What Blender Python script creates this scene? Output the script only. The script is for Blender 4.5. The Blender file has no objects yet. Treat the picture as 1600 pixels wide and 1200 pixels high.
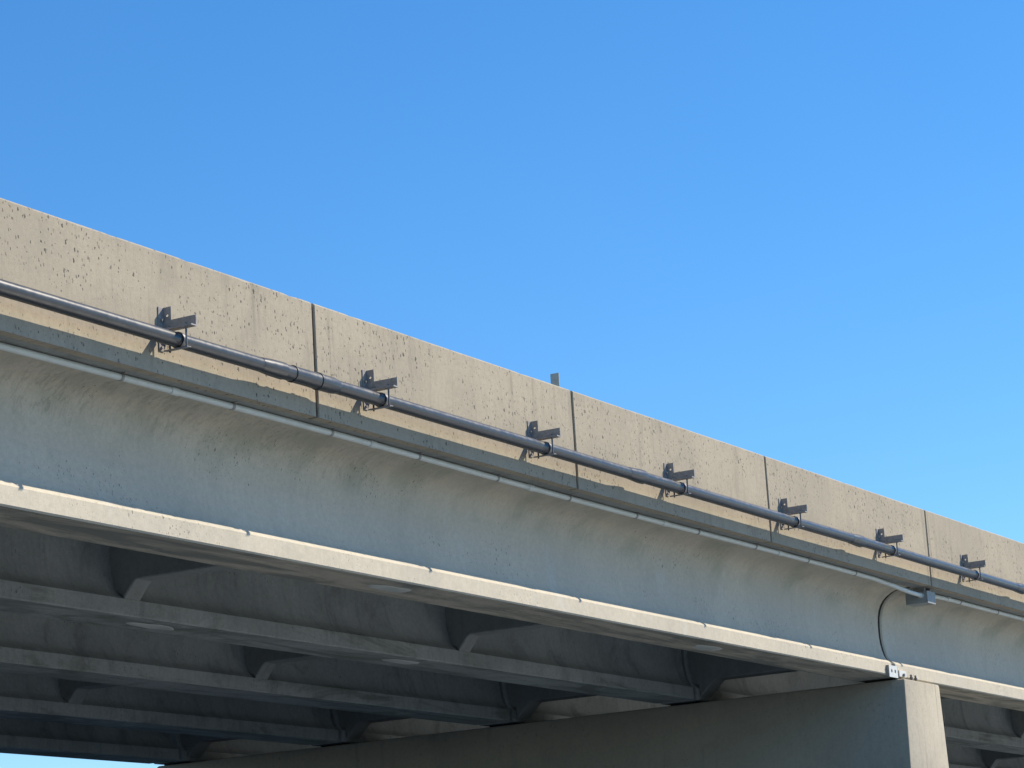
import bpy, bmesh, math, random
from mathutils import Vector, Matrix, noise

R = math.radians
random.seed(7)
scene = bpy.context.scene
COL = scene.collection

# ------------------------------------------------------------------ camera
YAW, PITCH, ROLL = R(60.7326), R(12.8986), R(-3.4922)
CAM = Vector((0.0, -12.8833, 1.6))
fwd = Vector((math.sin(YAW)*math.cos(PITCH), math.cos(YAW)*math.cos(PITCH), math.sin(PITCH)))
right = fwd.cross(Vector((0, 0, 1))).normalized()
up = right.cross(fwd)
r2 = math.cos(ROLL)*right + math.sin(ROLL)*up
u2 = -math.sin(ROLL)*right + math.cos(ROLL)*up
cd = bpy.data.cameras.new('camera')
cd.sensor_width = 36.0
cd.lens = 36.0*4208.1/1600.0
cd.clip_start = 0.1
cd.clip_end = 6000
cam = bpy.data.objects.new('camera', cd)
COL.objects.link(cam)
m = Matrix((r2, u2, -fwd)).transposed().to_4x4()
m.translation = CAM
cam.matrix_world = m
scene.camera = cam

# ------------------------------------------------------------------ sky, sun, exposure
SUN = Vector((0.90, -0.735, 1.0)).normalized()          # towards the sun
ELEV = math.asin(SUN.z)
AZ = math.atan2(SUN.x, SUN.y)
w = bpy.data.worlds.new('World')
scene.world = w
w.use_nodes = True
nt = w.node_tree
nt.nodes.clear()
sky = nt.nodes.new('ShaderNodeTexSky')
sky.sky_type = 'NISHITA'
sky.sun_disc = False
sky.sun_elevation = ELEV
sky.sun_rotation = AZ
sky.altitude = 0
sky.air_density = 1.0
sky.dust_density = 0.0
sky.ozone_density = 6.0
hs = nt.nodes.new('ShaderNodeHueSaturation')
hs.inputs['Saturation'].default_value = 1.21
hs.inputs['Value'].default_value = 1.0
bg = nt.nodes.new('ShaderNodeBackground')
bg.inputs['Strength'].default_value = 0.111
wo = nt.nodes.new('ShaderNodeOutputWorld')
nt.links.new(sky.outputs[0], hs.inputs['Color'])
nt.links.new(hs.outputs[0], bg.inputs['Color'])
nt.links.new(bg.outputs[0], wo.inputs['Surface'])

sl = bpy.data.lights.new('sun', 'SUN')
sl.energy = 3.85
sl.angle = R(0.5)
sl.color = (1.0, 0.905, 0.75)
so = bpy.data.objects.new('sun', sl)
so.rotation_mode = 'QUATERNION'
so.rotation_quaternion = SUN.to_track_quat('Z', 'Y')
so.location = (30, -40, 60)
COL.objects.link(so)

scene.view_settings.view_transform = 'Standard'
scene.view_settings.look = 'None'
scene.view_settings.gamma = 1.0
scene.view_settings.exposure = 0.65
scene.cycles.max_bounces = 10
scene.cycles.diffuse_bounces = 6

# ------------------------------------------------------------------ node helpers
class NT:
    def __init__(self, name):
        self.m = bpy.data.materials.new(name)
        self.m.use_nodes = True
        self.t = self.m.node_tree
        self.t.nodes.clear()
        self.out = self.t.nodes.new('ShaderNodeOutputMaterial')
        self.b = self.t.nodes.new('ShaderNodeBsdfPrincipled')
        self.t.links.new(self.b.outputs[0], self.out.inputs['Surface'])

    def _set(self, sock, v):
        if isinstance(v, bpy.types.NodeSocket):
            self.t.links.new(v, sock)
        else:
            sock.default_value = v

    def math(self, op, a, b=0.0, clamp=False):
        n = self.t.nodes.new('ShaderNodeMath')
        n.operation = op
        n.use_clamp = clamp
        self._set(n.inputs[0], a)
        self._set(n.inputs[1], b)
        return n.outputs[0]

    def rng(self, v, a, b, c=0.0, d=1.0, smooth=True):
        n = self.t.nodes.new('ShaderNodeMapRange')
        n.interpolation_type = 'SMOOTHSTEP' if smooth else 'LINEAR'
        self._set(n.inputs['Value'], v)
        self._set(n.inputs['From Min'], a)
        self._set(n.inputs['From Max'], b)
        self._set(n.inputs['To Min'], c)
        self._set(n.inputs['To Max'], d)
        return n.outputs[0]

    def pos(self):
        return self.t.nodes.new('ShaderNodeNewGeometry').outputs['Position']

    def uv(self):
        return self.t.nodes.new('ShaderNodeUVMap').outputs[0]

    def scale(self, v, s, off=(0, 0, 0), rot=(0, 0, 0)):
        n = self.t.nodes.new('ShaderNodeMapping')
        self.t.links.new(v, n.inputs['Vector'])
        n.inputs['Scale'].default_value = s
        n.inputs['Location'].default_value = off
        n.inputs['Rotation'].default_value = rot
        return n.outputs[0]

    def noise(self, v, s, detail=4.0, rough=0.55, dist=0.0):
        n = self.t.nodes.new('ShaderNodeTexNoise')
        self.t.links.new(v, n.inputs['Vector'])
        n.inputs['Scale'].default_value = s
        n.inputs['Detail'].default_value = detail
        n.inputs['Roughness'].default_value = rough
        n.inputs['Distortion'].default_value = dist
        return n.outputs[0]

    def voro(self, v, s):
        n = self.t.nodes.new('ShaderNodeTexVoronoi')
        n.voronoi_dimensions = '2D'
        self.t.links.new(v, n.inputs['Vector'])
        n.inputs['Scale'].default_value = s
        sep = self.t.nodes.new('ShaderNodeSeparateColor')
        self.t.links.new(n.outputs['Color'], sep.inputs[0])
        return n.outputs['Distance'], sep.outputs[0], sep.outputs[1]

    def sepz(self, v):
        n = self.t.nodes.new('ShaderNodeSeparateXYZ')
        self.t.links.new(v, n.inputs[0])
        return n.outputs

    def mix(self, f, a, b):
        n = self.t.nodes.new('ShaderNodeMix')
        n.data_type = 'RGBA'
        self._set(n.inputs[0], f)
        for s, v in ((n.inputs[6], a), (n.inputs[7], b)):
            if isinstance(v, bpy.types.NodeSocket):
                self.t.links.new(v, s)
            else:
                s.default_value = (*v, 1.0)
        return n.outputs[2]

    def bump(self, h, strength=0.3, dist=0.01):
        n = self.t.nodes.new('ShaderNodeBump')
        n.inputs['Strength'].default_value = strength
        n.inputs['Distance'].default_value = dist
        self._set(n.inputs['Height'], h)
        self.t.links.new(n.outputs[0], self.b.inputs['Normal'])


def concrete(name, c1, c2, pits=1.0, pit_scale=26.0, streak=0.5, stain=(0.16, 0.16, 0.13), stain_amt=0.3,
             fillet=None, pale=0.0, cluster=(0.42, 0.66), drip=0.0, moss=0.0, soffit=0.0):
    """Cast concrete: large tone drift, run-down streaks, fine grain, air-bubble pits, form marks on the curved haunch."""
    n = NT(name)
    uv = n.uv()
    P = n.pos()
    big = n.rng(n.noise(P, 0.55, 5.0, 0.6), 0.35, 0.66)
    col = n.mix(big, c1, c2)
    # vertical run streaks
    st = n.noise(n.scale(uv, (7.0, 0.55, 1.0)), 1.0, 5.0, 0.62, 0.25)
    stm = n.math('MULTIPLY', n.rng(st, 0.50, 0.72), n.rng(n.noise(P, 0.9, 3.0), 0.38, 0.62))
    col = n.mix(n.math('MULTIPLY', stm, streak), col, stain)
    st2 = n.noise(n.scale(uv, (23.0, 1.3, 1.0), (3.7, 1.1, 0)), 1.0, 4.0, 0.6)
    col = n.mix(n.math('MULTIPLY', n.rng(st2, 0.52, 0.75), streak*0.42), col, stain)
    # mottled patches
    pt = n.rng(n.noise(n.scale(uv, (2.2, 1.5, 1.0), (9, 2, 0)), 1.0, 6.0, 0.68, 0.6), 0.5, 0.72)
    col = n.mix(n.math('MULTIPLY', pt, stain_amt), col, stain)
    if pale:
        pl = n.rng(n.noise(n.scale(uv, (3.0, 1.1, 1.0), (1, 7, 0)), 1.0, 5.0, 0.65, 0.5), 0.55, 0.75)
        col = n.mix(n.math('MULTIPLY', pl, pale), col, (0.66, 0.66, 0.62))
    if drip:
        dr = n.noise(n.scale(uv, (9.0, 0.18, 1.0), (5, 0, 0)), 1.0, 3.0, 0.5, 0.4)
        col = n.mix(n.math('MULTIPLY', n.rng(dr, 0.57, 0.68), drip), col, (0.14, 0.10, 0.09))
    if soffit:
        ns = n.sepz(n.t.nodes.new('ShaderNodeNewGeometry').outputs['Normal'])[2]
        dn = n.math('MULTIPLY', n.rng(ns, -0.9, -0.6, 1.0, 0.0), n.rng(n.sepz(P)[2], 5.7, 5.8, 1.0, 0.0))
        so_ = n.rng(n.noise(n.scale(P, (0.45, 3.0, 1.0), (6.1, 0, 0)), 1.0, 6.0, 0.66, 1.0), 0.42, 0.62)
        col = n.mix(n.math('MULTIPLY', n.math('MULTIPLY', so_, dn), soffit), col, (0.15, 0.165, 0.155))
    if moss:
        z = n.sepz(P)[2]
        lowz = n.math('MULTIPLY', n.rng(z, 5.74, 5.80, 1.0, 0.0), n.rng(n.sepz(P)[1], 0.62, 0.64))
        mo = n.rng(n.noise(n.scale(P, (0.55, 2.2, 3.0), (2.2, 0, 0)), 1.0, 6.0, 0.65, 0.8), 0.50, 0.66)
        col = n.mix(n.math('MULTIPLY', n.math('MULTIPLY', mo, lowz), moss), col, (0.17, 0.185, 0.145))
    # grain
    g = n.noise(P, 75.0, 3.0, 0.7)
    g2 = n.noise(P, 19.0, 4.0, 0.65)
    gg = n.math('ADD', n.math('MULTIPLY', g, 0.5), n.math('MULTIPLY', g2, 0.5))
    col = n.mix(n.rng(gg, 0.36, 0.62, 0.30, 0.0), col, stain)
    h = n.math('ADD', n.math('MULTIPLY', g, 0.25), n.math('MULTIPLY', g2, 0.5))
    if fillet is not None:
        z = n.sepz(P)[2]
        reg = n.math('MULTIPLY', n.rng(z, fillet[0], fillet[0]+0.22), n.rng(z, fillet[1]-0.03, fillet[1], 1.0, 0.0))
        fm = n.noise(n.scale(uv, (15.0, 7.0, 1.0), (0, 0, 0), (0, 0, R(-22))), 1.0, 6.0, 0.72, 0.7)
        where = n.math('MULTIPLY', n.rng(n.noise(n.scale(uv, (0.5, 0.9, 1)), 1.0, 4.0), 0.36, 0.62, 0.15, 1.0), n.rng(n.sepz(P)[0], 17.5, 23.0, 1.0, 0.28))
        k = n.math('MULTIPLY', n.math('MULTIPLY', n.rng(fm, 0.47, 0.66), reg), where)
        col = n.mix(n.math('MULTIPLY', k, 0.42), col, (0.12, 0.125, 0.09))
        gr = n.math('MULTIPLY', reg, n.rng(n.noise(P, 1.4, 4.0), 0.44, 0.66))
        col = n.mix(n.math('MULTIPLY', gr, 0.35), col, (0.20, 0.235, 0.17))
        h = n.math('SUBTRACT', h, n.math('MULTIPLY', k, 0.25))
    if pits:
        cl = n.rng(n.noise(n.scale(uv, (0.9, 1.6, 1.0), (4, 4, 0)), 1.0, 3.0, 0.6), cluster[0], cluster[1])
        tot = None
        for s, off, lo, mx in ((pit_scale, 0.0, 0.60, 0.27), (pit_scale*2.0, 3.3, 0.66, 0.36)):
            nz = n.t.nodes.new('ShaderNodeTexNoise')
            n.t.links.new(uv, nz.inputs['Vector'])
            nz.inputs['Scale'].default_value = s*2.2
            nz.inputs['Detail'].default_value = 2.0
            vm = n.t.nodes.new('ShaderNodeVectorMath'); vm.operation = 'MULTIPLY_ADD'
            n.t.links.new(nz.outputs[1], vm.inputs[0])
            vm.inputs[1].default_value = (0.65/s, 0.9/s, 0)
            n.t.links.new(uv, vm.inputs[2])
            wob = n.scale(vm.outputs[0], (1.0, 0.55, 1.0), (off, off*1.7, 0), (0, 0, R(14)))
            d, a, b = n.voro(wob, s)
            thr = n.math('MULTIPLY', n.rng(a, lo, 1.0, 0.0, mx, False), n.math('ADD', n.math('MULTIPLY', cl, 0.9), 0.1))
            p = n.math('MULTIPLY', n.rng(n.math('SUBTRACT', thr, d), 0.0, 0.09), n.rng(b, 0.0, 1.0, 0.35, 1.0, False))
            tot = p if tot is None else n.math('MAXIMUM', tot, p)
        tot = n.math('MULTIPLY', tot, pits, True)
        col = n.mix(tot, col, (0.08, 0.072, 0.06))
        h = n.math('SUBTRACT', h, n.math('MULTIPLY', tot, 1.6))
    n.t.links.new(col, n.b.inputs['Base Color'])
    n.b.inputs['Roughness'].default_value = 0.9
    n.b.inputs['Specular IOR Level'].default_value = 0.25
    n.bump(h, 0.45, 0.008)
    return n.m


def simple(name, c, rough=0.5, metal=0.0, var=0.25, dark=None, spec=0.5, scale=14.0, bump=0.1):
    n = NT(name)
    P = n.pos()
    k = n.rng(n.noise(P, scale, 5.0, 0.65), 0.38, 0.68)
    d = dark or tuple(x*0.6 for x in c)
    n.t.links.new(n.mix(n.math('MULTIPLY', k, var), c, d), n.b.inputs['Base Color'])
    n.t.links.new(n.rng(n.noise(P, scale*2.3, 3.0), 0.3, 0.7, rough*0.85, min(1.0, rough*1.2)), n.b.inputs['Roughness'])
    n.b.inputs['Metallic'].default_value = metal
    n.b.inputs['Specular IOR Level'].default_value = spec
    if bump:
        n.bump(n.noise(P, scale*4, 3.0), bump, 0.003)
    return n.m


M = {}
M['parapet'] = concrete('parapet_concrete', (0.46, 0.39, 0.29), (0.395, 0.34, 0.257), pits=1.0, pit_scale=18.0, streak=0.65,
                        stain=(0.23, 0.205, 0.16), stain_amt=0.28, cluster=(0.28, 0.58))
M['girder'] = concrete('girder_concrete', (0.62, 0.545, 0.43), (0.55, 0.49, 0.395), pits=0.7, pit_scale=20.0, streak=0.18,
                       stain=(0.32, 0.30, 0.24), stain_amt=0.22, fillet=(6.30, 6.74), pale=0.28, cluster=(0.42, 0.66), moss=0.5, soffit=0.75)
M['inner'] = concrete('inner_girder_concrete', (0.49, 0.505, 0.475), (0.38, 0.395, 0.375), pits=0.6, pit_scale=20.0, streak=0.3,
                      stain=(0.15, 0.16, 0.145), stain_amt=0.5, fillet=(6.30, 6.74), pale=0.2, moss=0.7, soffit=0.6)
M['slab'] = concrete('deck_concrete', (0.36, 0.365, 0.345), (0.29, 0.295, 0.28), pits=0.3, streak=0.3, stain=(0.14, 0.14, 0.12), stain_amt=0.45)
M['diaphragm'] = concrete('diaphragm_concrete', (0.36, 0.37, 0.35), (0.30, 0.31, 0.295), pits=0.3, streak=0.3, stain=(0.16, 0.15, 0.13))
M['pier'] = concrete('pier_concrete', (0.47, 0.415, 0.325), (0.41, 0.365, 0.29), pits=0.35, pit_scale=16.0, streak=0.5,
                     stain=(0.25, 0.235, 0.20), stain_amt=0.2)
M['pier_end'] = concrete('pier_end_concrete', (0.47, 0.415, 0.325), (0.41, 0.365, 0.29), pits=0.35, pit_scale=16.0, streak=0.4,
                         stain=(0.25, 0.225, 0.185), stain_amt=0.25, drip=0.6)
M['patch'] = simple('patch_mortar', (0.62, 0.63, 0.58), 0.9, var=0.4, dark=(0.48, 0.49, 0.45), spec=0.2, scale=6.0)
M['filler'] = simple('joint_fill_and_shade', (0.045, 0.033, 0.030), 0.9, spec=0.2)
M['pipe'] = simple('pipe_paint', (0.040, 0.042, 0.046), 0.33, var=0.45, dark=(0.024, 0.025, 0.028), spec=0.5, scale=5.0, bump=0.04)
M['steel'] = simple('galvanised_steel', (0.34, 0.315, 0.295), 0.5, metal=0.0, var=0.6, dark=(0.20, 0.165, 0.145), scale=22.0)
M['rod'] = simple('rod_steel', (0.16, 0.155, 0.16), 0.45, metal=0.6, var=0.4, scale=30.0)
M['clip'] = simple('bright_plate', (0.66, 0.65, 0.62), 0.5, metal=0.1, var=0.3, scale=30.0)
M['pvc'] = simple('pvc_conduit', (0.68, 0.70, 0.66), 0.5, var=0.3, dark=(0.50, 0.52, 0.48), scale=7.0, bump=0.02)
M['box'] = simple('box_metal', (0.33, 0.34, 0.33), 0.6, metal=0.0, var=0.35, scale=12.0, spec=0.3)
M['sign_back'] = simple('delineator_back', (0.42, 0.42, 0.36), 0.55, metal=0.2, var=0.4, scale=25.0)
M['rubber'] = simple('bearing_rubber', (0.03, 0.03, 0.03), 0.8)


def ground_mat():
    n = NT('ground_asphalt')
    P = n.pos()
    a = n.mix(n.rng(n.noise(P, 0.12, 6.0, 0.6), 0.38, 0.62), (0.028, 0.058, 0.084), (0.022, 0.046, 0.067))
    a = n.mix(n.rng(n.noise(P, 3.0, 5.0, 0.7), 0.45, 0.7, 0.0, 0.5), a, (0.022, 0.036, 0.048))
    n.t.links.new(a, n.b.inputs['Base Color'])
    n.b.inputs['Roughness'].default_value = 0.95
    n.bump(n.noise(P, 9.0, 6.0, 0.7), 0.6, 0.04)
    return n.m


M['ground'] = ground_mat()
M['dark_bounce'] = simple('dark_bounce', (0.050, 0.080, 0.105), 0.36, var=0.5, dark=(0.038, 0.06, 0.08), spec=1.0, scale=0.8)  # gloss of an unseen sheet, set to throw sun up onto the girders
M['dark_bounce'].node_tree.nodes['Principled BSDF'].inputs['IOR'].default_value = 1.8
M['pale_bounce'] = simple('pale_bounce_ground', (0.30, 0.31, 0.28), 0.95, var=0.5, dark=(0.22, 0.23, 0.20), spec=0.1, scale=0.3)  # pale tone of an added, unseen sheet that bounces light back
M['gloss_bounce'] = simple('apron_bounce_gloss', (0.045, 0.066, 0.082), 0.31, var=0.5, dark=(0.037, 0.052, 0.064), spec=1.0, scale=0.8)  # bluish gloss so the added strip reflects sun under the deck
M['gloss_bounce'].node_tree.nodes['Principled BSDF'].inputs['IOR'].default_value = 1.55

# ------------------------------------------------------------------ object helpers
def link(o, parent=None):
    COL.objects.link(o)
    if parent:
        o.parent = parent
    return o


def tag(o, label=None, cat=None, group=None, kind=None):
    if label: o['label'] = label
    if cat: o['category'] = cat
    if group: o['group'] = group
    if kind: o['kind'] = kind
    return o


def empty(name, loc, label, cat, group=None):
    o = bpy.data.objects.new(name, None)
    o.empty_display_size = 0.2
    o.location = loc
    return tag(link(o), label, cat, group)


def finish(bm, name, mat, parent=None, angle=28.0, uv=True, smooth=True):
    bmesh.ops.recalc_face_normals(bm, faces=bm.faces)
    if uv:
        lay = bm.loops.layers.uv.get('UVMap') or bm.loops.layers.uv.new('UVMap')
        done = bm.faces.layers.int.get('uvd')
        for f in bm.faces:
            if done and f[done]:
                continue
            nx, ny, nz = (abs(c) for c in f.normal)
            for l in f.loops:
                c = l.vert.co
                if nx >= ny and nx >= nz: l[lay].uv = (c.y, c.z)
                elif ny >= nz: l[lay].uv = (c.x, c.z)
                else: l[lay].uv = (c.x, c.y)
    me = bpy.data.meshes.new(name)
    bm.to_mesh(me)
    bm.free()
    me.materials.append(M[mat])
    if smooth:
        me.polygons.foreach_set('use_smooth', [True]*len(me.polygons))
        me.set_sharp_from_angle(angle=R(angle))
    return link(bpy.data.objects.new(name, me), parent)


def offset_poly(pts, d):
    """pts counter-clockwise or clockwise closed polygon; moved inward by d."""
    n = len(pts)
    area = sum(pts[i][0]*pts[(i+1) % n][1]-pts[(i+1) % n][0]*pts[i][1] for i in range(n))
    s = 1 if area > 0 else -1
    out = []
    for i in range(n):
        a, b, c = Vector(pts[i-1]), Vector(pts[i]), Vector(pts[(i+1) % n])
        e1 = (b-a).normalized(); e2 = (c-b).normalized()
        n1 = Vector((-e1.y, e1.x))*s; n2 = Vector((-e2.y, e2.x))*s
        k = (n1+n2)
        k = k/max(0.35, k.length_squared/2)
        p = b + k*d
        out.append((p.x, p.y))
    return out


def extrude_x(bm, prof, x0, x1, step=0.12, cham=0.012, wob=0.0015, chip=0.0, keep=None, vshift=0.0):
    """Sweep a closed (y, z) outline along X, with chamfered ends and a little hand-made unevenness."""
    lay = bm.loops.layers.uv.get('UVMap') or bm.loops.layers.uv.new('UVMap')
    done = bm.faces.layers.int.get('uvd') or bm.faces.layers.int.new('uvd')
    n = len(prof)
    arc = [0.0]
    for i in range(n):
        a, b = prof[i], prof[(i+1) % n]
        arc.append(arc[-1]+math.hypot(b[0]-a[0], b[1]-a[1]))
    inner = offset_poly(prof, cham)
    k = max(1, int(round((x1-x0-2*cham)/step)))
    xs = [x0] + [x0+cham+(x1-x0-2*cham)*i/k for i in range(k+1)] + [x1]
    rings = []
    cy = sum(p[0] for p in prof)/n; cz = sum(p[1] for p in prof)/n
    for j, x in enumerate(xs):
        src = inner if j in (0, len(xs)-1) else prof
        ring = []
        for i, (y, z) in enumerate(src):
            if wob:
                v = Vector((x*1.7, y*2.0+i*0.37, z*2.0))
                y += noise.noise(v)*wob + noise.noise(v*7.0)*wob*0.6
                z += noise.noise(v+Vector((11, 3, 5)))*wob + noise.noise(v*6.0+Vector((1, 8, 2)))*wob*0.6
            if chip and keep and i in keep and random.random() < chip:
                s = random.uniform(0.003, 0.009)
                y += math.copysign(s, cy-y); z += math.copysign(s*0.6, cz-z)
            ring.append(bm.verts.new((x, y, z)))
        rings.append(ring)
    for j in range(len(xs)-1):
        for i in range(n):
            i2 = (i+1) % n
            f = bm.faces.new((rings[j][i], rings[j][i2], rings[j+1][i2], rings[j+1][i]))
            f[done] = 1
            vals = {rings[j][i]: (xs[j], arc[i]), rings[j][i2]: (xs[j], arc[i+1]),
                    rings[j+1][i2]: (xs[j+1], arc[i+1]), rings[j+1][i]: (xs[j+1], arc[i])}
            for l in f.loops:
                q = vals[l.vert]
                l[lay].uv = (q[0]+vshift*3.1, q[1]+vshift)
    bm.faces.new(rings[0]); bm.faces.new(list(reversed(rings[-1])))


def box(bm, x0, x1, y0, y1, z0, z1, bev=0.0, seg=1):
    vs = [bm.verts.new((x, y, z)) for x in (x0, x1) for y in (y0, y1) for z in (z0, z1)]
    idx = ((0, 1, 3, 2), (4, 6, 7, 5), (0, 4, 5, 1), (2, 3, 7, 6), (0, 2, 6, 4), (1, 5, 7, 3))
    fs = [bm.faces.new([vs[i] for i in f]) for f in idx]
    bmesh.ops.recalc_face_normals(bm, faces=fs)
    if bev:
        es = list({e for f in fs for e in f.edges})
        bmesh.ops.bevel(bm, geom=es, offset=bev, segments=seg, affect='EDGES', profile=0.5)


def tube(bm, pts, rad, seg=20, caps=True):
    """Round tube through pts; rad is one radius or one per point."""
    pts = [Vector(p) for p in pts]
    rad = rad if isinstance(rad, (list, tuple)) else [rad]*len(pts)
    rings = []
    ref = None
    for i, p in enumerate(pts):
        a = pts[max(0, i-1)]; b = pts[min(len(pts)-1, i+1)]
        t = (b-a).normalized()
        if ref is None:
            ref = Vector((0, 0, 1)) if abs(t.z) < 0.9 else Vector((0, 1, 0))
        u = (ref-t*ref.dot(t)).normalized()
        v = t.cross(u)
        ref = u
        rings.append([bm.verts.new(p+(u*math.cos(2*math.pi*k/seg)+v*math.sin(2*math.pi*k/seg))*rad[i]) for k in range(seg)])
    for j in range(len(rings)-1):
        for k in range(seg):
            k2 = (k+1) % seg
            bm.faces.new((rings[j][k], rings[j][k2], rings[j+1][k2], rings[j+1][k]))
    if caps:
        bm.faces.new(list(reversed(rings[0]))); bm.faces.new(rings[-1])


def prism_y(bm, prof, y0, y1, dz=0.0):
    a = [bm.verts.new((x, y0, z+dz)) for x, z in prof]
    b = [bm.verts.new((x, y1, z+dz)) for x, z in prof]
    for i in range(len(prof)):
        j = (i+1) % len(prof)
        bm.faces.new((a[i], a[j], b[j], b[i]))
    bm.faces.new(a); bm.faces.new(list(reversed(b)))


def plate_hole(bm, axis, a0, a1, z0, z1, t0, t1, holes, rad):
    """Plate with round holes. axis 'X': plate lies in YZ, thickness t along X; axis 'Y': lies in XZ, thickness along Y.
    The plate is cut into one strip per hole, each strip a ring round its hole."""
    def P(a, z, t):
        return (t, a, z) if axis == 'X' else (a, t, z)
    cuts = [a0] + [(holes[i][0]+holes[i+1][0])/2 for i in range(len(holes)-1)] + [a1]
    S = 16
    for hi, (ha, hz) in enumerate(holes):
        l, r = cuts[hi], cuts[hi+1]
        outer = []
        for k in range(S):
            th = 2*math.pi*k/S+math.pi/4
            dx, dz = math.cos(th), math.sin(th)
            cand = []
            if dx > 1e-6: cand.append((r-ha)/dx)
            if dx < -1e-6: cand.append((l-ha)/dx)
            if dz > 1e-6: cand.append((z1-hz)/dz)
            if dz < -1e-6: cand.append((z0-hz)/dz)
            s = min(cand)
            outer.append([ha+dx*s, hz+dz*s])
        # snap the four nearest to the true corners
        for cx, cz in ((l, z0), (l, z1), (r, z0), (r, z1)):
            b = min(outer, key=lambda q: (q[0]-cx)**2+(q[1]-cz)**2)
            b[0], b[1] = cx, cz
        inn = [(ha+rad*math.cos(2*math.pi*k/S+math.pi/4), hz+rad*math.sin(2*math.pi*k/S+math.pi/4)) for k in range(S)]
        V = [[bm.verts.new(P(q[0], q[1], t)) for q in ring] for ring in (outer, inn) for t in (t0, t1)]
        for k in range(S):
            k2 = (k+1) % S
            bm.faces.new((V[0][k], V[0][k2], V[2][k2], V[2][k]))
            bm.faces.new((V[1][k], V[3][k], V[3][k2], V[1][k2]))
            bm.faces.new((V[2][k], V[2][k2], V[3][k2], V[3][k]))
            bm.faces.new((V[0][k], V[1][k], V[1][k2], V[0][k2]))


# ------------------------------------------------------------------ the setting
bm = bmesh.new()
S = 2500
vs = [bm.verts.new(p) for p in ((-S, -S, 0), (S, -S, 0), (S, S, 0), (-S, S, 0))]
bm.faces.new(vs)
g = finish(bm, 'ground', 'ground', smooth=False)
g['kind'] = 'structure'
def sheet(name, y0, y1, z, mat):
    bm = bmesh.new()
    bm.faces.new([bm.verts.new(p) for p in ((-2400, y0, z), (2400, y0, z), (2400, y1, z), (-2400, y1, z))])
    finish(bm, name, mat, smooth=False)['kind'] = 'structure'
sheet('gloss_bounce', -36, -2.5, 0.004, 'dark_bounce')                   # unseen glossy sheet, added to bounce sunlight up at the fascia girder
sheet('pale_bounce', -2400, -36.2, 0.004, 'pale_bounce')                 # unseen pale sheet, added to bounce light onto the outer web
sheet('apron_bounce', -2.3, 5.5, 0.008, 'gloss_bounce')                  # unseen glossy strip, added to bounce sunlight under the deck

# ------------------------------------------------------------------ overpass
ZT, ZS = 7.7845, 6.733          # parapet top, underside of the deck
XA, XG0, XG1, XB = -34.0, 34.04, 34.14, 76.0  # bridge carried on to the left out of view, added to shade the underside
SP, NG = 2.98, 5                # girder spacing and count
ZF = 5.568                      # underside of the girders
bridge = empty('overpass', (15, 6, 5.5), 'long beige and grey concrete highway overpass crossing under the blue sky', 'overpass')
bridge_off = Vector((15, 6, 5.5))


def bpart(bm, name, mat, parent=None, angle=28.0, smooth=True):
    bmesh.ops.translate(bm, verts=bm.verts, vec=-bridge_off)
    # texture lookups use world positions, so UVs of unswept faces are laid before the shift through finish()
    return finish(bm, name, mat, parent or bridge, angle, True, smooth)


# parapet panels, cast between open joints
JO = [19.4466+4.8028*k for k in range(-11, 3)]
JO = JO + [34.23] + [34.23+4.8028*k for k in range(1, 9)]
PAR = [(0.0, ZS), (0.0, ZT-0.018), (0.018, ZT), (0.217, ZT), (0.235, ZT-0.018), (0.30, 7.22), (0.44, 7.03), (0.44, 6.955), (0.10, 6.955), (0.10, ZS)]
GAP = 0.019
for i in range(len(JO)-1):
    bm = bmesh.new()
    extrude_x(bm, PAR, JO[i]+GAP, JO[i+1]-GAP, 0.10, 0.008, 0.0012, 0.03, (1, 2), vshift=i*2.37)
    pan = bpart(bm, 'parapet_panel', 'parapet', angle=20)
    bm = bmesh.new()
    x = JO[i+1]
    box(bm, x-GAP+0.0005, x+GAP-0.0005, 0.022, 0.22, ZS+0.01, ZT-0.03)
    bpart(bm, 'joint_fill_and_shade', 'filler', pan, smooth=False)

# deck slab, cut at the pier joint
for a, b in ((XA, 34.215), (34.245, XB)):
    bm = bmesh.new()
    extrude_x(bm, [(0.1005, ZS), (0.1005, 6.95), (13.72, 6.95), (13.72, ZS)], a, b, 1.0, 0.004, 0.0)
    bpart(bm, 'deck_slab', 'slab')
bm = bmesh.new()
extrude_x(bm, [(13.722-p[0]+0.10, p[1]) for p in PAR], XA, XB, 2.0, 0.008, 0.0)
bpart(bm, 'parapet_wall', 'parapet')

# girders: bulb flange, web and wide curved haunch
front = [(0.615, ZF), (0.600, ZF+0.015), (0.600, 5.736), (0.615, 5.753), (0.665, 5.795), (0.697, 5.852), (0.718, 5.925), (0.735, 6.01), (0.744, 6.10),
         (0.746, 6.20), (0.744, 6.29), (0.735, 6.38), (0.716, 6.46), (0.685, 6.53), (0.640, 6.592), (0.58, 6.644), (0.51, 6.685),
         (0.43, 6.713), (0.34, 6.729), (0.25, 6.7345)]
back = [(1.8-y, z) for y, z in reversed(front)]
GP = front + [(0.25, 6.75), (1.55, 6.75)] + back
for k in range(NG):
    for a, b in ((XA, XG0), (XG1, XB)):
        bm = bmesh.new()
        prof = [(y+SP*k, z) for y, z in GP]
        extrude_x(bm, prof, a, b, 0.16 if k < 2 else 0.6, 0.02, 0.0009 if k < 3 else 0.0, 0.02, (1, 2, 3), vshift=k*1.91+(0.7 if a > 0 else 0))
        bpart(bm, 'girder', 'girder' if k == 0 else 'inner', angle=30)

for k in range(1):                                           # dark fill put in the open fascia girder gap as its shade
    bm = bmesh.new()
    extrude_x(bm, [(y+SP*k, z) for y, z in offset_poly(GP, 0.022)], XG0+0.001, XG1-0.001, 0.5, 0.001, 0.0)
    bpart(bm, 'joint_fill_and_shade', 'filler')

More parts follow.
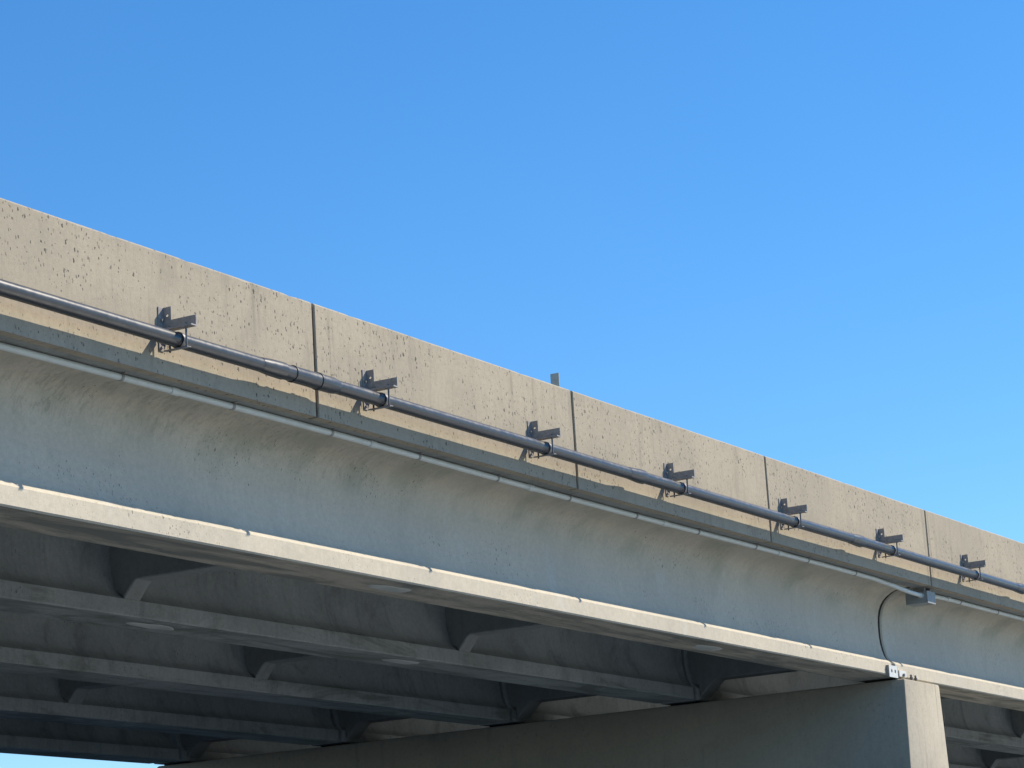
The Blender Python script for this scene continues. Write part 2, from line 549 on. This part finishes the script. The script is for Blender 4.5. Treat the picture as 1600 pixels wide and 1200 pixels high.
# pale repair patches on the flange undersides
for k, x, y in ((0, 21.95, 0.90), (0, 29.0, 0.92), (1, 22.05, 3.88), (1, 26.83, 3.86)):
    bm = bmesh.new()
    top = []; bot = []
    for i in range(28):
        a = 2*math.pi*i/28
        rr = 1+0.35*noise.noise(Vector((math.cos(a)*1.5+x, math.sin(a)*1.5, k)))
        top.append(bm.verts.new((x+0.36*rr*math.cos(a), y+0.11*rr*math.sin(a), ZF+0.002)))
        bot.append(bm.verts.new((x+0.34*rr*math.cos(a), y+0.10*rr*math.sin(a), ZF-0.004)))
    for i in range(28):
        j = (i+1) % 28
        bm.faces.new((top[i], top[j], bot[j], bot[i]))
    bm.faces.new(bot); bm.faces.new(list(reversed(top)))
    bpart(bm, 'repair_patch', 'patch')

# diaphragms between the girders
def diaphragm(k, x0, x1, zb, w=0.16, zl=5.735):
    o = SP*k
    f2 = 0.6+SP
    prof = [(1.03, 6.742), (1.03, 5.86), (1.19, 5.77), (1.215, zl), (1.2+w-0.02, zb-0.025), (1.2+w+0.02, zb), (f2-w-0.02, zb), (f2-w+0.02, zb-0.025), (f2-0.015, zl), (f2+0.01, 5.77),
            (f2+0.17, 5.86), (f2+0.17, 6.742)]
    bm = bmesh.new()
    extrude_x(bm, [(y+o, z) for y, z in prof], x0, x1, 0.3, 0.012, 0.0)
    bpart(bm, 'diaphragm', 'diaphragm')

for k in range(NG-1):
    for x in (-26.0, -19.5, -13.0, -6.5, 8.3, 14.75, 21.20, 27.65, 41.0, 47.5, 54.0, 60.5):  # leftmost ones, out of view, are added to darken the underside
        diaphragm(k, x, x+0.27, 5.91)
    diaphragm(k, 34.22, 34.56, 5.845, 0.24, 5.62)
    diaphragm(k, 0.2, 0.5, 5.845, 0.24, 5.62)  # unseen end diaphragm over the added pier, shading the underside

# ------------------------------------------------------------------ pier
PX0, PX1, PY0, PY1, PZ = 34.20, 35.49, 0.50, 13.10, 5.536
pier = empty('bridge_pier', (34.7, 6.8, 0), 'broad concrete wall pier with sunlit end face holding up the girders', 'pier')
bm = bmesh.new()
vs = {}
for z, gx in ((-0.3, 0.37), (PZ, 0.0)):
    for ix, x in enumerate((PX0-gx, PX1+gx)):
        for iy, y in enumerate((PY0-gx*0.1, PY1+gx*0.05)):
            vs[(ix, iy, z)] = bm.verts.new((x-34.7, y-6.8, z))
a, b = -0.3, PZ
for q in (((0,0,a),(0,1,a),(1,1,a),(1,0,a)), ((0,0,b),(1,0,b),(1,1,b),(0,1,b)), ((0,0,a),(1,0,a),(1,0,b),(0,0,b)), ((0,1,a),(0,1,b),(1,1,b),(1,1,a)),
          ((0,0,a),(0,0,b),(0,1,b),(0,1,a)), ((1,0,a),(1,1,a),(1,1,b),(1,0,b))):
    bm.faces.new([vs[c] for c in q])
bmesh.ops.recalc_face_normals(bm, faces=bm.faces)
bmesh.ops.bevel(bm, geom=list(bm.edges), offset=0.03, segments=2, affect='EDGES', profile=0.5)
wl = finish(bm, 'wall', 'pier', pier)
wl.data.materials.append(M['pier_end'])                      # run-down rust streaks are on the end face only
for p in wl.data.polygons:
    if p.normal.y < -0.7: p.material_index = 1
for k in range(NG):
    for x0 in (34.32, 34.90):
        bm = bmesh.new()
        box(bm, x0-34.7, x0+0.35-34.7, 0.68+SP*k-6.8, 1.12+SP*k-6.8, PZ-0.002, ZF+0.001, 0.004)
        finish(bm, 'bearing_pad', 'rubber', pier)

p2 = pier.copy()  # second pier, added out of view to keep light off the underside
COL.objects.link(p2)
p2.location.x -= 34.4
p2['label'] = 'unseen pier copy added at the other span end to shade the underside'
for ch in list(pier.children):
    c = ch.copy(); COL.objects.link(c); c.parent = p2

# ------------------------------------------------------------------ pipe along the parapet
PW, PZC, PR = -0.172, 6.990, 0.0625
pipe = empty('utility_pipe', (24, PW, PZC), 'long dark grey glossy pipe running along the outside of the parapet', 'pipe')
bm = bmesh.new()
xs = [XA+0.5+k*0.5 for k in range(int((XB-XA-1)/0.5)+1)]
tube(bm, [(x-24, noise.noise(Vector((x*0.3, 0, 0)))*0.004, noise.noise(Vector((x*0.3, 5, 0)))*0.004) for x in xs], PR, 32)
finish(bm, 'barrel', 'pipe', pipe, 40)
def bell(x):
    bm = bmesh.new()
    r = PR
    tube(bm, [(x+d-24, 0, 0) for d in (-0.36, -0.25, -0.12, -0.02, 0.0, 0.0)],
         [r+0.001, r+0.006, r+0.013, r+0.014, r+0.012, r-0.004], 32, False)
    return finish(bm, 'coupling', 'pipe', pipe, 40)
for x in (25.42, 31.42, 37.46, 43.5, 12.9):
    bell(x)
bm = bmesh.new()                                             # expansion fitting by the first joint
r = PR
prof = [(18.33, r+.001), (18.48, r+.011), (18.66, r+.014), (18.668, r+.007), (18.675, r+.0065), (18.80, r+.0065), (18.802, r+.014), (18.828, r+.014),
        (18.83, r+.010), (19.19, r+.010), (19.192, r+.017), (19.22, r+.017), (19.222, r+.012), (19.42, r+.012), (19.50, r+.001)]
tube(bm, [(x-24, 0, 0) for x, _ in prof], [q for _, q in prof], 32, False)
finish(bm, 'expansion_coupling', 'pipe', pipe, 30)

# ------------------------------------------------------------------ pipe brackets
def make_bracket():
    root = empty('pipe_bracket', (17.224, 0, PZC), 'x', 'bracket', 'steel brackets carrying the dark pipe along the parapet')
    Z = -PZC
    bm = bmesh.new()                                         # upright angle bolted to the wall: one leg on the wall ...
    box(bm, -0.072, -0.0085, -0.009, -0.001, 6.925+Z, 7.297+Z, 0.001)
    finish(bm, 'wall_flange', 'steel', root)
    bm = bmesh.new()                                         # ... the other standing out, with its bolt hole
    plate_hole(bm, 'X', -0.088, -0.001, 6.925+Z, 7.297+Z, -0.008, 0.0, [(-0.050, 7.225+Z)], 0.011)
    finish(bm, 'standing_flange', 'steel', root)
    bm = bmesh.new()                                         # cantilever arm, an angle as well
    prism_y(bm, [(-0.070, 7.088), (0.006, 7.088), (0.006, 7.184), (-0.007, 7.184), (-0.007, 7.100), (-0.070, 7.100)], -0.335, -0.0885, Z)
    finish(bm, 'arm', 'steel', root)
    for y, zb in ((PW-0.084, 6.921), (PW+0.084, 6.900)):
        bm = bmesh.new()
        tube(bm, [(-0.036, y, zb+Z), (-0.036, y, 7.125+Z)], 0.0085, 10)
        rod = finish(bm, 'hanger_rod', 'rod', root)
        for z in (7.1005, 7.0785):
            bm = bmesh.new()
            tube(bm, [(-0.036, y, z+Z), (-0.036, y, z+0.013+Z)], 0.017, 6)
            finish(bm, 'nut', 'steel', rod, smooth=False)
    bm = bmesh.new()                                         # cross bar under the pipe
    zt = PZC-PR-0.0046
    prism_y(bm, [(-0.060, zt-0.013), (-0.054, zt-0.013), (-0.054, zt-0.006), (-0.0105, zt-0.006), (-0.0105, zt), (-0.060, zt)], PW-0.110, PW+0.130, Z)
    finish(bm, 'cross_bar', 'steel', root)
    bm = bmesh.new()                                         # strap hugging the pipe
    pts = []
    for k in range(25):
        t = -math.pi*0.5+2*math.pi*k/24
        pts.append((math.cos(t)*(PR+0.003), math.sin(t)*(PR+0.003)))
    ring = []
    for x in (-0.052, -0.012):
        ring.append([bm.verts.new((x, PW+c, s)) for c, s in pts[:-1]])
    ring2 = []
    for x in (-0.052, -0.012):
        ring2.append([bm.verts.new((x, PW+c*1.06, s*1.06)) for c, s in pts[:-1]])
    nn = 24
    for k in range(nn):
        q = (k+1) % nn
        bm.faces.new((ring2[0][k], ring2[0][q], ring2[1][q], ring2[1][k]))
        bm.faces.new((ring[0][k], ring[0][q], ring2[0][q], ring2[0][k]))
        bm.faces.new((ring[1][k], ring[1][q], ring2[1][q], ring2[1][k]))
        bm.faces.new((ring[0][k], ring[0][q], ring[1][q], ring[1][k]))
    finish(bm, 'pipe_clamp', 'rod', root)
    bm = bmesh.new()
    bm.free()
    for z in (7.19, 6.955):
        bm = bmesh.new()
        tube(bm, [(-0.042, -0.0095, z+Z), (-0.042, -0.024, z+Z)], 0.013, 6)
        finish(bm, 'anchor_bolt', 'steel', root, smooth=False)
    return root


def copy_tree(o, parent=None):
    c = o.copy()
    COL.objects.link(c)
    c.parent = parent
    for ch in list(o.children):
        copy_tree(ch, c)
    return c


BL = ['steel pipe bracket nearest the left edge, left of every dark wall joint',
      'steel pipe bracket just right of the pipe\'s wide sleeve and the first wall joint',
      'steel pipe bracket below the small marker plate, shortly before the second wall joint',
      'steel pipe bracket midway between the second and third wall joints',
      'steel pipe bracket close against the right side of the third wall joint',
      'steel pipe bracket between the third and fourth wall joints, just past a pipe coupling',
      'rightmost and smallest looking steel pipe bracket, right of the fourth wall joint']
proto = make_bracket()
proto['label'] = BL[0]
for k in range(1, 7):
    c = copy_tree(proto)
    c.location.x = 17.224+3.048*k
    c['label'] = BL[k]

# ------------------------------------------------------------------ conduit under the deck edge
CR = 0.0285
CZ = ZS-CR-0.004
def cy(x):
    return 0.222+0.022*math.sin(x*0.55+0.4)
def conduit(name, label, path, clamps, coups):
    o = empty(name, path[0], label, 'conduit', 'pale conduit runs under the deck edge')
    off = Vector(path[0])
    bm = bmesh.new()
    tube(bm, [Vector(p)-off for p in path], CR, 16)
    finish(bm, 'tube', 'pvc', o, 40)
    for x in coups:
        bm = bmesh.new()
        tube(bm, [Vector((x+d, cy(x), CZ))-off for d in (-0.05, -0.05, 0.05, 0.05)], [CR, CR+0.006, CR+0.006, CR], 16, False)
        finish(bm, 'coupling', 'pvc', o, 40)
    for x in clamps:
        bm = bmesh.new()
        c = Vector((x, cy(x), CZ))-off
        tube(bm, [c+Vector((d, 0, 0)) for d in (-0.016, -0.016, 0.016, 0.016)], [CR, CR+0.0045, CR+0.0045, CR], 16, False)
        cp = finish(bm, 'clamp', 'steel', o, 40)
        bm = bmesh.new()
        box(bm, c.x-0.016, c.x+0.016, c.y-CR-0.035, c.y-CR+0.004, c.z+CR-0.003, c.z+CR+0.0035, 0.001)
        finish(bm, 'tab', 'steel', cp)
    return o
path = [(x*0.5, cy(x*0.5), CZ) for x in range(int(XA*2)+2, 66)]
path += [(32.75, cy(32.75), CZ), (33.0, 0.232, CZ-0.004), (33.3, 0.215, CZ-0.022), (33.6, 0.19, CZ-0.050), (33.85, 0.175, CZ-0.068), (34.05, 0.17, CZ-0.074), (34.27, 0.17, CZ-0.075)]
conduit('conduit', 'long pale grey conduit clipped under the deck edge, bending into the grey junction box', path,
        [16.92+1.512*k for k in range(-8, 11)], [17.62+3.02*k for k in range(-4, 5)])
path = [(34.52, 0.24, CZ-0.03), (34.8, 0.25, CZ-0.01)] + [(x*0.5, cy(x*0.5), CZ) for x in range(71, 150)]
conduit('conduit', 'short pale grey conduit run leaving the right side of the grey junction box', path, [35.9+1.512*k for k in range(0, 12)], [35.45+3.02*k for k in range(8)])

jb = empty('junction_box', (34.4, 0.24, 6.6), 'small grey metal junction box hanging under the deck edge at the pier joint', 'junction box')
bm = bmesh.new()
box(bm, -0.15, 0.14, -0.148, 0.16, -0.078, 0.078, 0.004)
finish(bm, 'body', 'box', jb)
bm = bmesh.new()
box(bm, -0.155, 0.145, -0.157, -0.1485, -0.083, 0.083, 0.002)
finish(bm, 'cover', 'box', jb)
for x in (-0.1, 0.1):
    bm = bmesh.new()
    box(bm, x-0.02, x+0.02, -0.11, 0.12, 0.0785, ZS-6.6-0.001)
    finish(bm, 'mounting_strap', 'steel', jb)
bm = bmesh.new()
tube(bm, [(-0.185, -0.07, CZ-0.075-6.6), (-0.1505, -0.07, CZ-0.075-6.6)], CR+0.009, 16)
finish(bm, 'conduit_hub', 'pvc', jb)

# ------------------------------------------------------------------ clips at the girder ends
cl = empty('steel_clip', (33.97, 0.57, PZ), 'bright steel plate with two round holes clipped to the girder flange above the pier corner', 'clip')
bm = bmesh.new()
plate_hole(bm, 'Y', -0.145, 0.145, 0.0, 0.158, -0.012, 0.0, [(-0.06, 0.085), (0.065, 0.085)], 0.026)
finish(bm, 'plate', 'clip', cl)
bm = bmesh.new()
box(bm, 0.1455, 0.157, -0.012, 0.028, 0.0, 0.158)
finish(bm, 'side_leg', 'steel', cl)
bm = bmesh.new()
box(bm, -0.157, -0.1455, -0.012, 0.028, 0.0, 0.158)
finish(bm, 'side_leg', 'steel', cl)
sp = empty('anchor_plate', (34.36, 0.585, 5.60), 'small bright anchor plate on the girder flange, right of the plate with two holes', 'anchor plate')
bm = bmesh.new()
box(bm, -0.13, 0.12, -0.006, 0.012, -0.03, 0.055, 0.002)
finish(bm, 'plate', 'clip', sp)
bm = bmesh.new()
tube(bm, [(0.0, -0.03, -0.005), (0.0, -0.0065, -0.005)], 0.022, 6)
finish(bm, 'bolt_head', 'rod', sp, smooth=False)
for i, x in enumerate((34.60, 34.76)):
    st = bmesh.new()
    tube(st, [(0, 0, 0), (0, 0, 0.085)], 0.014, 10)
    o = finish(st, 'anchor_stud', 'rod')
    st = bmesh.new()
    tube(st, [(0, 0, 0.028), (0, 0, 0.05)], 0.024, 6)
    finish(st, 'nut', 'rod', o, smooth=False)
    o.location = (x, 0.56, PZ-0.003)
    tag(o, ['rusty anchor stud on the pier top, nearer to the small anchor plate', 'rusty anchor stud on the pier top, the one farther right of the anchor plate'][i],
        'stud', 'anchor studs on the pier top')

# ------------------------------------------------------------------ marker on the parapet
dl = empty('barrier_marker', (24.17, 0.145, ZT), 'small grey marker plate standing on top of the parapet, dark against the sky', 'marker')
bm = bmesh.new()
box(bm, -0.004, 0.004, -0.05, 0.05, 0.004, 0.188, 0.001)
finish(bm, 'plate', 'sign_back', dl)
bm = bmesh.new()
box(bm, -0.05, 0.05, -0.05, 0.05, 0.0005, 0.0038, 0.001)
finish(bm, 'base', 'sign_back', dl)
